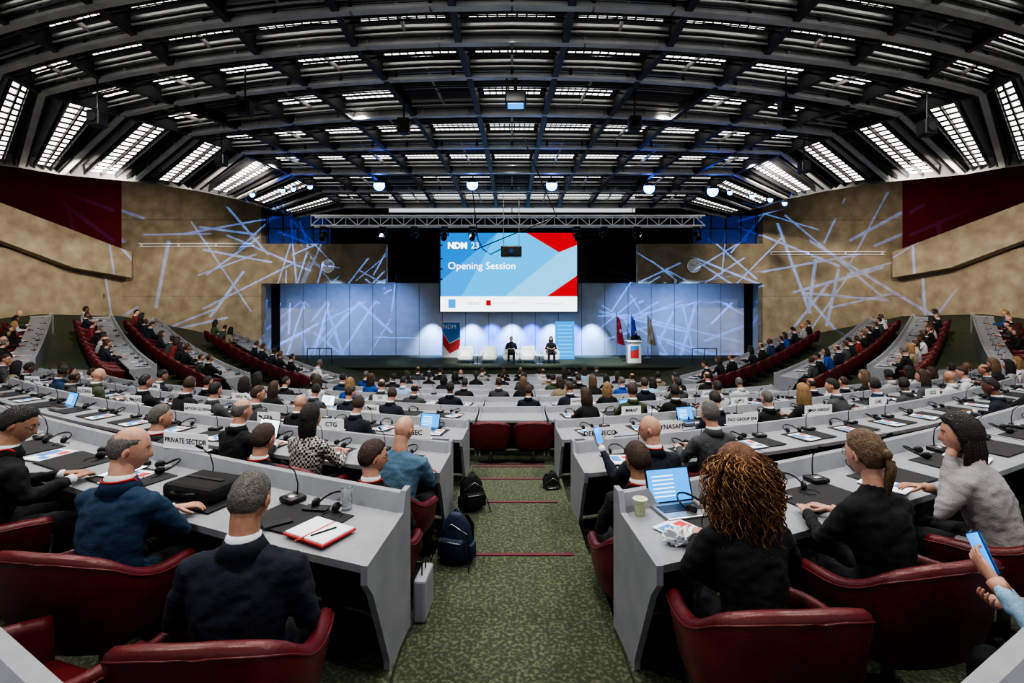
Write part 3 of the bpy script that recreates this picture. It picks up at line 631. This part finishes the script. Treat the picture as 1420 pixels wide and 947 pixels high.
for bi,b in enumerate(BE):
    mb=MB(); N=16
    cen=[bpt(b,-1+2*j/N) for j in range(N+1)]
    rail(mb,[p+V((0,0,.0)) for p in cen],.16,.06,'beam'); rail(mb,[p+V((0,0,.34)) for p in cen],.16,.05,'beam')
    if bi%2==1: rail(mb,[p+V((0,.02,.17)) for p in cen],.02,.30,'beam')
    else:
        rail(mb,[p+V((0,0,.17)) for p in cen],.07,.04,'beam'); rail(mb,[p+V((0,0,.08)) for p in cen],.05,.025,'beam')
    for j in range(0,N+1):
        p=cen[j]; mb.box((p.x,p.y,p.z+.17),(.06,.10,.34),'beam' if bi%2==1 else 'beamd')
    for sx in(-1,1):
        e=V((sx*b[2],b[3],b[1])); q=V((sx*b[4],b[5],b[6]))
        rail(mb,[e,e+(q-e)*.5,q],.14,.07,'beam'); rail(mb,[e+V((0,0,.32)),q+V((0,0,.28))],.12,.05,'beam'); rail(mb,[e+V((0,0,.16)),q+V((0,0,.14))],.02,.28,'beamd')
        for t in (0,.25,.5,.75,1):
            p=e+(q-e)*t; mb.box((p.x,p.y,p.z+.15),(.05,.05,.30),'beam')
    mb.obj('ceiling_beam')
lamps=MB(); fr=MB()
NS=11
for bi in range(len(BE)-1):
    a,b=BE[bi],BE[bi+1]
    for t in (.30,.42,.78,.88):
        m_=lerpb(a,b,t); pts=[bpt(m_,-1+2*j/12,.22) for j in range(13)]; rail(fr,pts,.05,.05,'beam' if t in(.42,.78) else 'beamd')
        pts=[bpt(m_,-1+2*j/12,.10) for j in range(13)]; rail(fr,pts,.03,.03,'beam' if t==.78 else 'beamd')
    for j in range(NS+1):
        f=-1+2*j/NS; p=bpt(a,f,.12); q=bpt(b,f,.12); rail(fr,[p,q],.14,.30,'beamd')
        if j<NS:
            if (j+bi)%2==0: rail(fr,[bpt(a,f+1/NS,.2),bpt(b,f+1/NS,.2)],.05,.08,'beam')
    for j in range(NS):
        f0=-1+2*(j+.10)/NS; f1=-1+2*(j+.90)/NS
        if (j*3+bi*2)%9==6: continue
        for k in range(3):
            t0=.50+k*.085; t1=t0+.045
            ma,mb_=lerpb(a,b,t0),lerpb(a,b,t1)
            n=9
            for q in range(n):
                g0=f0+(f1-f0)*(q+.1)/n; g1=f0+(f1-f0)*(q+.9)/n
                lamps.quad(bpt(ma,g0,.30),bpt(mb_,g0,.30),bpt(mb_,g1,.30),bpt(ma,g1,.30),'lamp')
    for sx in(-1,1):
        def sp(m_,t,dz=.1):
            e=V((sx*m_[2],m_[3],m_[1]+dz)); q=V((sx*m_[4],m_[5],m_[6]+dz)); return e+(q-e)*t
        for col in range(2):
            u0=.36+col*.17; u1=u0+.135
            n=14
            for q in range(n):
                t0=.04+.94*(q+.16)/n; t1=.04+.94*(q+.78)/n
                ma,mb_=lerpb(a,b,u0),lerpb(a,b,u1)
                ps=[sp(ma,t0),sp(mb_,t0),sp(mb_,t1),sp(ma,t1)]
                lamps.quad(*(ps if sx<0 else ps[::-1]),'lamp')
        for u in (.12,.30,.515,.72,.88):
            m_=lerpb(a,b,u); rail(fr,[sp(m_,0,.08),sp(m_,1,.08)],.04,.14,'beamd')
        fr.quad(sp(a,0,.4),sp(b,0,.4),sp(b,1,.35),sp(a,1,.35),'deck')
        fr.quad(sp(a,1,.4),sp(b,1,.4),sp(b,1,-.05),sp(a,1,-.05),'beamd')
lamps.obj('ceiling_light_louvres',fix=False); fr.obj('ceiling_grid_ribs')
mb=MB()
for bi in range(len(BE)-1):
    a,b=BE[bi],BE[bi+1]
    for j in range(12):
        f0=-1+j/6; f1=f0+1/6; mb.quad(bpt(a,f0,.75),bpt(b,f0,.75),bpt(b,f1,.75),bpt(a,f1,.75),'deck')
mb.box((0,12,7.6),(60,34,.2),'deck')
mb.obj('ceiling')
# ------------------------------------------------------------ walls
mb=MB()
for sx in(-1,1):
    mb.box((sx*17.0,26.25,2.2),(7.4,.5,9.4),'concrete')
    mb.box((sx*10.0,26.25,2.085),(6.6,.5,2.11),'concrete')
    mb.box((sx*10.0,26.6,6.5),(6.6,.2,4.2),'blackm')
    for z in (4.4,.35):
        mb.box((sx*17.0,25.998,z),(7.4,.012,.015),'deskdark')
mb.obj('wall_front')
for sx,nm in((-1,'wall_left'),(1,'wall_right')):
    mb=MB()
    ps=[V((sx*20.7,26,-3)),V((sx*23.6,15,-3)),V((sx*23.6,15,3.4)),V((sx*20.7,26,1.6))]; mb.prism(ps,(sx*.3,0,0),'concrete')
    mb.box((sx*28,18,3),(.3,22,10),'maroon'); mb.box((sx*24.6,26.8,3),(8,.3,10),'maroon')
    mb.obj(nm)
    mb=MB()
    top=[V((sx*19.7,25.4,2.62)),V((sx*21.4,20.5,4.2)),V((sx*23.3,15,5.9))]; bot=[V((sx*19.7,25.4,1.31)),V((sx*20.55,23,1.65)),V((sx*21.4,20.5,2.62)),V((sx*23.3,15,4.3))]
    mb.prism(top+bot[::-1],(sx*.5,0.1,0),'concrete'); mb.obj('balcony_parapet')
    mb=MB(); z=3.13 if sx<0 else 2.7
    xa,xb=(-19.7,-13.6) if sx<0 else (13.6,19.7)
    mb.box(((xa+xb)/2,25.9,z),(xb-xa,.08,.06),'white'); mb.box(((xa+xb)/2,25.9,z-.15),(xb-xa,.08,.04),'white')
    for q in range(4): mb.box((xa+.1+(xb-xa-.2)*q/3,25.95,z-.06),(.04,.12,.16),'white')
    mb.obj('wall_handrail')
    b=MB(); b.tube([(0,0,0),(0,-.06,0)],[.36,.36],'steel',32,side=(1,0,0),round_=False); b.tube([(0,-.061,0),(0,-.065,0)],[.32,.32],'paper',32,side=(1,0,0),round_=False)
    for h in range(12): a=h*math.pi/6; b.box((.27*math.sin(a),-.07,.27*math.cos(a)),(.03,.01,.03),'black')
    b.box((0,-.075,.10),(.03,.01,.2),'black',T=Matrix.Rotation(-1.0,4,'Y')); b.box((0,-.075,.12),(.02,.01,.26),'black',T=Matrix.Rotation(.9,4,'Y'))
    b.obj('wall_clock',(at(455,25.95) if sx<0 else at(962,25.95),25.96,(YH-369)/F*26))
    mb=MB(); mb.box((sx*11.5,26.45,3.95),(3.4,.1,1.5),'glassdark')
    for q in range(5): mb.box((sx*(9.9+q*.8),26.35,3.95),(.06,.08,1.5),'beamd')
    mb.box((sx*11.5,26.35,4.0),(3.4,.08,.05),'beamd'); mb.obj('window_1' if sx<0 else 'window_2')
    mb=MB(); xx=sx*21.0; mb.box((xx,25.2,Fs(xx,25)+1.05),(.12,.95,2.1),'seam',rz=sx*.26); mb.box((xx-sx*.12,25.1,Fs(xx,25)+1.0),(.06,.04,.2),'steel'); mb.obj('door_1' if sx<0 else 'door_2')
mb=MB()
mb.box((0,29.9,1),(30,.3,9),'blackm')
for sx in(-1,1): mb.box((sx*14.7,28.3,0),(.2,3.3,8),'backdrop')
mb.obj('wall_back')
mb=MB()
for j in range(20):
    x=-13.3+j*1.4; mb.box((x,29.62,-.95),(1.37,.1,4.4),'backdrop')
    mb.box((x+.7,29.64,-.95),(.04,.06,4.4),'seam')
mb.obj('stage_backdrop_panels')
mb=MB(); mb.box((0,26.8,-3.62),(27,5.6,.94),'carpet'); mb.box((0,23.97,-3.2),(27,.04,.05),'black')
mb.obj('stage_platform')
mb=MB()
for sx in(-1,1):
    mb.box((sx*5.5,29.3,2.7),(3,.06,3),'blackm')
    for z in (1.4,2.0,2.6,3.4,4.0): mb.cyl((sx*4.1,28.9,z),(sx*6.9,28.9,z),.04,'beamd')
    for x in (4.3,5.4,6.6): mb.cyl((sx*x,28.9,1.2),(sx*x,28.9,4.3),.04,'beamd')
mb.obj('stage_scaffold')
def emi(n,c,s=1.0): M[n]=mat(n,(0,0,0),.5,emit=c,estr=s)
emi('s_blue',(.0,.30,.80),1.15); emi('s_blue2',(.0,.19,.60),1.1); emi('s_light',(.02,.44,.90),1.15); emi('s_pale',(.14,.56,.90),1.15); emi('s_red',(.55,.01,.015),1.0); emi('s_white',(.85,.93,1),1.7); emi('s_txt',(1,1,1),2.2); emi('s_dark',(.02,.05,.12),.6)
K=F/29.0
def sc_(px,py,y=28.9): return V(((px-710)/K,y,(YH-py)/K))
b=MB(); b.box(((705.5-710)/K,29.05,(YH-377.5)/K),(192/K,.12,112/K),'black')
def P(pts,k,y): b.poly([sc_(x,yy,y) for x,yy in pts],k)
P([(611,323),(800,323),(800,432),(611,432)],'s_blue',28.98)
P([(611,323),(690,323),(611,390)],'s_blue2',28.97)
P([(690,323),(735,323),(775,350),(700,411),(640,411)],'s_light',28.97)
P([(775,350),(800,340),(800,385),(762,411),(700,411)],'s_pale',28.965)
P([(730,323),(800,323),(800,340),(775,350)],'s_red',28.96)
P([(800,382),(800,411),(758,411)],'s_red',28.95)
P([(611,411),(800,411),(800,432),(611,432)],'s_white',28.94)
RX=Matrix.Rotation(math.pi/2,4,'X')
for t,px,py,sz,al,k,of in [('NDM',621,341,.50,'LEFT','s_txt',.02),('23',653,341,.5,'LEFT','s_txt',-.008),('Opening Session',621,369,.60,'LEFT','s_txt',-.004),('GICHD',648,421,.24,'LEFT','s_dark',0),('Schweizerische Eidgenossenschaft',683,420,.11,'LEFT','s_dark',0),('Mine Action Week 2023',745,421,.15,'LEFT','s_dark',0)]:
    vs,fs=text_geo(t,sz,0,al,of); b.add(vs,fs,k,Matrix.Translation(sc_(px,py,28.92))@RX)
P([(622,415),(632,415),(632,427),(622,427)],'s_blue',28.93); P([(674,416),(681,416),(681,424),(674,424)],'s_red',28.93)
b.obj('projection_screen',fix=False)
# ------------------------------------------------------------ stage furniture
SZ=-3.15
def armchair(x,y,rz):
    b=MB(); b.box((0,0,.30),(.78,.66,.26),'white',bev=.06); b.box((0,-.30,.58),(.78,.16,.54),'white',bev=.06)
    for sx in(-1,1):
        b.box((sx*.36,0,.42),(.14,.66,.38),'white',bev=.05)
        for sy in(-1,1): b.cyl((sx*.28,sy*.26,0),(sx*.28,sy*.26,.2),.02,'steel')
    b.obj('white_armchair',(x,y,SZ),rz,sm=False)
for px in (646,678,709,732,764): armchair(at(px,25.8),25.8,math.pi)
for px in (662,748):
    b=MB(); b.cyl((0,0,.44),(0,0,.47),.28,'white',20); b.cyl((0,0,.02),(0,0,.44),.03,'steel'); b.cyl((0,0,0),(0,0,.02),.2,'steel',20); b.cyl((.08,0,.47),(.08,0,.60),.03,'glass'); b.obj('side_table',(at(px,25.3),25.3,SZ))
pm=person_mesh('stage_man',jacket='cnavy',hair='hgrey',style='short',lean=.0,vox=.022,arms=lap); person(pm,'seated_panelist_man',at(709,25.8),25.8,SZ,math.pi,sc=1.05)
pm=person_mesh('stage_woman',jacket='cblack',hair='hbrown',style='bob',fem=True,lean=.0,vox=.022,arms=lap,shirt=False); person(pm,'seated_panelist_woman',at(764,25.8),25.8,SZ,math.pi,sc=1.05)
pm=person_mesh('speaker',jacket='cblack',hair='hbrown',style='short',stand=True,lean=.02,vox=.022,arms=((V((.27,.12,.74)),V((.18,.36,.72))),(V((-.27,.12,.74)),V((-.18,.36,.72))))); person(pm,'standing_speaker',at(881,26.6),26.6,SZ,math.pi,sc=.95)
b=MB(); ps=[V((-.35,0,0)),V((.35,0,0)),V((.35,0,1.08)),V((-.35,0,1.08))]; b.prism(ps,(0,.45,0),'white'); b.box((0,.2,1.13),(.8,.6,.06),'white',bev=.02); b.poly([V((-.22,-.01,.25)),V((.22,-.01,.25)),V((.22,-.01,.9)),V((-.22,-.01,.9))],'redprint'); b.poly([V((-.22,-.015,.6)),V((.22,-.015,.75)),V((.22,-.015,.9)),V((-.22,-.015,.9))],'blueprint'); b.tube([(0,.3,1.16),(0,.25,1.35),(0,.18,1.42)],[.01]*3,'black',6); b.obj('lectern',(at(880,25.7),25.7,SZ))
b=MB(); b.box((0,0,1.05),(1.0,.03,2.1),'white'); f=lambda x,z:V((x,-.02,z))
b.poly([f(-.48,2.05),f(.48,2.05),f(.48,1.2),f(-.1,.9),f(-.48,1.5)],'blueprint'); b.poly([f(-.48,1.45),f(-.1,.85),f(.48,1.15),f(.48,.6),f(-.1,.3),f(-.48,.8)],'redprint'); b.box((0,0,.05),(1.05,.25,.1),'steel')
vs,fs=text_geo('NDM',.32); b.add(vs,fs,'white',Matrix.Translation((-.1,-.03,1.8))@RX); b.obj('roll_up_banner',(at(626,27.6),27.6,SZ),fix=False)
b=MB(); b.box((0,0,1.05),(1.05,.3,2.1),'s_blue')
for q in range(9): b.box((0,-.16,.2+q*.21),(.8,.01,.05),'s_pale')
b.obj('blue_display_tower',(at(783,27.6),27.6,SZ))
def flag(px,c,cross=False):
    b=MB(); b.cyl((0,0,0),(0,0,2.5),.025,'steel',8); b.cyl((0,0,0),(0,0,.05),.2,'steel',16); b.ell((0,0,2.53),(.05,.05,.05),'steel')
    n=9;vs=[];m=8
    for i in range(n):
        for j in range(m):
            t=j/(m-1); u=i/(n-1); z=2.42-1.55*t-.30*u*(1-t*.4); x=.03+u*(.20+.26*t); vs.append(V((x,.06*math.sin(i*1.7+t),z)))
    b.add(vs,[(i*m+j,i*m+j+1,(i+1)*m+j+1,(i+1)*m+j) for i in range(n-1) for j in range(m-1)],c)
    if cross: b.box((.20,-.09,1.55),(.20,.01,.06),'white'); b.box((.20,-.09,1.55),(.06,.01,.22),'white')
    b.obj('flag_on_pole',(at(px,27.9),27.9,SZ),fix=False)
M['flagb']=mat('flag_blue',(.015,.04,.22),.8); M['flagw']=mat('flag_ochre',(.35,.22,.08),.8); flag(855,'redprint',True); flag(875,'flagb'); flag(898,'flagw')
for sx in(-1,1):
    b=MB()
    for x in (0,.6,1.2): b.cyl((x,0,0),(x,0,.9),.02,'black')
    b.cyl((0,0,.9),(1.2,0,.9),.02,'black'); b.obj('stage_handrail',(sx*9.5-.6,24.2,SZ))
# ------------------------------------------------------------ rigging
mb=MB(); x0,x1=-9.1,8.75; y0=22.2;zt,zb=3.95,3.5
for y in(y0,y0+.45):
    for z in(zt,zb): mb.cyl((x0,y,z),(x1,y,z),.038,'alu',8)
n=34
for j in range(n):
    a=x0+(x1-x0)*j/n; c=x0+(x1-x0)*(j+1)/n
    za,zc=(zt,zb) if j%2 else (zb,zt)
    mb.cyl((a,y0,za),(c,y0,zc),.022,'alu',6); mb.cyl((a,y0,zc),(a,y0,za),.018,'alu',6); mb.cyl((a,y0,zt),(c,y0+.45,zt),.018,'alu',6); mb.cyl((a,y0,zb),(c,y0+.45,zb),.018,'alu',6)
for x in(-6,0,5.5): mb.cyl((x,y0+.2,zt),(x,y0+.2,4.34),.02,'black',6)
mb.obj('lighting_truss')
def moving_head(x,y,z,tx=0,lens='black'):
    b=MB(); b.box((0,0,-.05),(.30,.22,.12),'black',bev=.02)
    for sx in(-1,1): b.box((sx*.17,0,-.25),(.04,.12,.34),'black',bev=.015)
    T=Matrix.Translation((0,0,-.36))@Matrix.Rotation(tx,4,'X'); b.tube([(0,.12,0),(0,0,0),(0,-.22,0)],[.10,.14,.13],'black',14,T=T); b.tube([(0,-.23,0),(0,-.335,0)],[.115,.12],lens,14,T=T,round_=False)
    b.obj('moving_head_light',(x,y,z))
for px in (448,530,574,616,655,800,838,884,967): moving_head(at(px,22.3),22.4,3.46,.7)
def spotlamp(px,py,d,big=True):
    x=at(px,d); z=(YH-py)/F*d; b=MB(); b.tube([(0,.35,.1),(0,0,0)],[.12,.17],'black',14,round_=False); b.tube([(0,-.001,0),(0,-.02,0)],[.165,.165],'bluelens',18,round_=False)
    if big: b.tube([(0,-.021,0),(0,-.03,0)],[.07,.07],'corelens',16,round_=False)
    b.box((0,.2,.2),(.04,.04,.35),'black'); o=b.obj('blue_spotlight',(x,d,z),0); s=1.3 if big else .6; o.scale=(s,s,s)
for px,py in [(526,257),(655,256),(765,257),(900,261),(988,265)]: spotlamp(px,py,18.9)
for px,py in [(350,270),(392,264),(407,262),(430,259),(1012,267),(1043,272),(1068,277),(1088,282)]: spotlamp(px,py,18.9,False)
b=MB(); b.box((0,0,0),(.8,.5,.42),'black',bev=.04); b.tube([(0,-.26,0),(0,-.32,0)],[.10,.09],'glassdark',16,round_=False); b.cyl((-.3,0,.2),(-.3,0,2.6),.015,'steel'); b.cyl((.3,0,.2),(.3,0,2.6),.015,'steel')
b.tube([(-.4,0,.1),(-.8,0,-.1),(-1.1,0,.1),(-1.3,0,.5),(-1.5,0,2.4)],[.02]*5,'black',6)
b.obj('hanging_projector',(at(709,19),19,(YH-349)/F*19))
b=MB(); b.box((0,0,0),(.48,.4,.24),'black',bev=.03); b.box((0,-.0,-.13),(.36,.3,.02),'scrblue'); b.cyl((0,0,.1),(0,0,.5),.04,'beamd'); b.cyl((-.2,0,.1),(-.2,0,.5),.02,'beamd'); b.obj('ceiling_camera',(at(715,11.2),11.2,(YH-139)/F*11.2))
for px,py,d in [(135,165,11),(307,222,15),(1115,232,15),(1285,178,11),(340,150,11.5),(1090,150,11.5),(560,175,12),(880,172,12)]:
    b=MB(); b.box((0,0,0),(.30,.28,.36),'black',bev=.04); b.tube([(0,-.15,0),(0,-.17,0)],[.1,.1],'blackm',14,round_=False); b.cyl((0,0,.15),(0,0,.9),.02,'black'); b.obj('hanging_loudspeaker',(at(px,d),d,(YH-py)/F*d),0)
b=MB(); b.tube([(0,0,0),(.6,.6,-1.2),(1.1,1.5,-2.0),(.2,2,-2.3),(-1.6,3,-2.9)],[.018]*5,'black',6); b.obj('hanging_cable',(at(725,14),14,(YH-190)/F*14))
# ------------------------------------------------------------ lights
def lamp(kind,name,loc,energy,col=(1,1,1),target=None,**kw):
    l=bpy.data.lights.new(name,kind); l.energy=energy; l.color=col
    for k,v in kw.items(): setattr(l,k,v)
    o=bpy.data.objects.new(name,l); bpy.context.scene.collection.objects.link(o); o.location=loc
    if target is not None: o.rotation_euler=(V(target)-V(loc)).to_track_quat('-Z','Y').to_euler()
    return o
for j,x in enumerate((-4.8,-3.6,-2.4,-1.2,0,1.2,2.4,3.6,4.8)):
    lamp('SPOT','wall_washer_lamp',(x,28.75,-.70),650,(.05,.18,1) if j%2 else (.45,.65,1),(x,29.6,-3.4),spot_size=1.4,spot_blend=1,shadow_soft_size=.05)
for x in(-11,-8,8,11): lamp('SPOT','backdrop_blue_light',(x*.8,24.8,.9),600,(.24,.45,1),(x,29.6,-1.2),spot_size=1.3,spot_blend=1,shadow_soft_size=.1)
for x in(-6,-2,2,6): lamp('SPOT','stage_front_light',(x,22.0,3.3),2600,(.92,.96,1),(x*.8,26.2,-2.6),spot_size=.6,spot_blend=.7,shadow_soft_size=.1)
for x in(-8.5,-4.2,0,4.2,8.5):
    for d in (1.5,5.5,9.5,13.5,17.5): lamp('SPOT','hall_fill_light',(x,d,5.15 if d<15 else 4.9),520 if d<15 else 420,(1,.96,.90),(x*1.1,d+.4,-3),spot_size=2.6,spot_blend=1,shadow_soft_size=.12)  # bare spots added between the louvres to brighten the whole room
for sx in(-1,1):  # warm spots without fixtures, added as fill for side walls and seating
    lamp('SPOT','side_fill_light',(sx*8.5,16.5,4.6),2300,(1,.92,.80),(sx*17,26,2.2),spot_size=1.3,spot_blend=1,shadow_soft_size=.12)
    lamp('SPOT','side_fill_light',(sx*12.5,15.3,3.9),2000,(1,.90,.78),(sx*24,23,3.4),spot_size=1.7,spot_blend=1,shadow_soft_size=.12)
    lamp('SPOT','side_fill_light',(sx*12,12.5,4.0),1200,(1,.94,.86),(sx*16,19,-1.5),spot_size=1.8,spot_blend=1,shadow_soft_size=.12)
GR=random.Random(8)
def gobo(loc,tgt,en,nl=15,wid=.009,sz=.95):
    o=lamp('SPOT','gobo_projector_light',loc,en,(.10,.28,1),tgt,spot_size=sz,spot_blend=.45,shadow_soft_size=.01); l=o.data; l.use_nodes=True; nt=l.node_tree; em=nt.nodes['Emission']
    tc=nt.nodes.new('ShaderNodeTexCoord'); sp=nt.nodes.new('ShaderNodeSeparateXYZ'); nt.links.new(tc.outputs['Normal'],sp.inputs[0])
    dx=nt.nodes.new('ShaderNodeMath');dx.operation='DIVIDE';dy=nt.nodes.new('ShaderNodeMath');dy.operation='DIVIDE'
    nt.links.new(sp.outputs[0],dx.inputs[0]);nt.links.new(sp.outputs[2],dx.inputs[1]);nt.links.new(sp.outputs[1],dy.inputs[0]);nt.links.new(sp.outputs[2],dy.inputs[1])
    cb=nt.nodes.new('ShaderNodeCombineXYZ'); nt.links.new(dx.outputs[0],cb.inputs[0]);nt.links.new(dy.outputs[0],cb.inputs[1])
    prev=None
    def mth(op,a,b=None):
        n=nt.nodes.new('ShaderNodeMath'); n.operation=op; nt.links.new(a,n.inputs[0])
        if b is not None:
            if isinstance(b,float): n.inputs[1].default_value=b
            else: nt.links.new(b,n.inputs[1])
        return n.outputs[0]
    for q in range(nl):
        an=GR.uniform(0,math.pi); cx,cy=GR.uniform(-.42,.42),GR.uniform(-.28,.28)
        def dot(a):
            n=nt.nodes.new('ShaderNodeVectorMath'); n.operation='DOT_PRODUCT'; n.inputs[1].default_value=(math.cos(a),math.sin(a),0); nt.links.new(cb.outputs[0],n.inputs[0]); return n.outputs['Value']
        c=cx*math.cos(an)+cy*math.sin(an); e=mth('LESS_THAN',mth('ABSOLUTE',mth('SUBTRACT',dot(an),c)),wid*GR.uniform(.6,1.3))
        a2=an+math.pi/2; c2=cx*math.cos(a2)+cy*math.sin(a2); e2=mth('LESS_THAN',mth('ABSOLUTE',mth('SUBTRACT',dot(a2),c2)),GR.uniform(.10,.26))
        e=mth('MULTIPLY',e,e2); prev=e if prev is None else mth('MAXIMUM',prev,e)
    nt.links.new(prev,em.inputs['Strength'])
for sx in(-1,1):
    gobo((sx*8.5,17.0,3.6),(sx*15.0,26,1.9),9500,30,.0048,1.05)
    gobo((sx*4.5,20.0,2.6),(sx*9.6,28,-.2),4200,26,.0048,1.05)
w=bpy.data.worlds.new('w'); bpy.context.scene.world=w; w.use_nodes=True; w.node_tree.nodes['Background'].inputs[0].default_value=(.88,.9,.92,1); w.node_tree.nodes['Background'].inputs[1].default_value=.6  # even ambient fill added, reaching in through the hall's open rear
# ------------------------------------------------------------ shift, camera
for o in bpy.context.scene.objects:
    if o.parent is None: o.location.z+=ZO
cam=bpy.data.cameras.new('camera'); co=bpy.data.objects.new('camera',cam); bpy.context.scene.collection.objects.link(co)
co.location=(0,0,ZO); co.rotation_euler=(math.pi/2,0,0); cam.sensor_width=36; cam.lens=F/1420*36; cam.shift_y=-(473.5-YH)/1420; cam.clip_end=200; cam.clip_start=.05
bpy.context.scene.camera=co
try:
    bpy.context.scene.view_settings.view_transform='AgX'; bpy.context.scene.view_settings.look='AgX - High Contrast'; bpy.context.scene.view_settings.exposure=.35
except Exception as e: print(e)
print('objs',len(bpy.context.scene.objects))
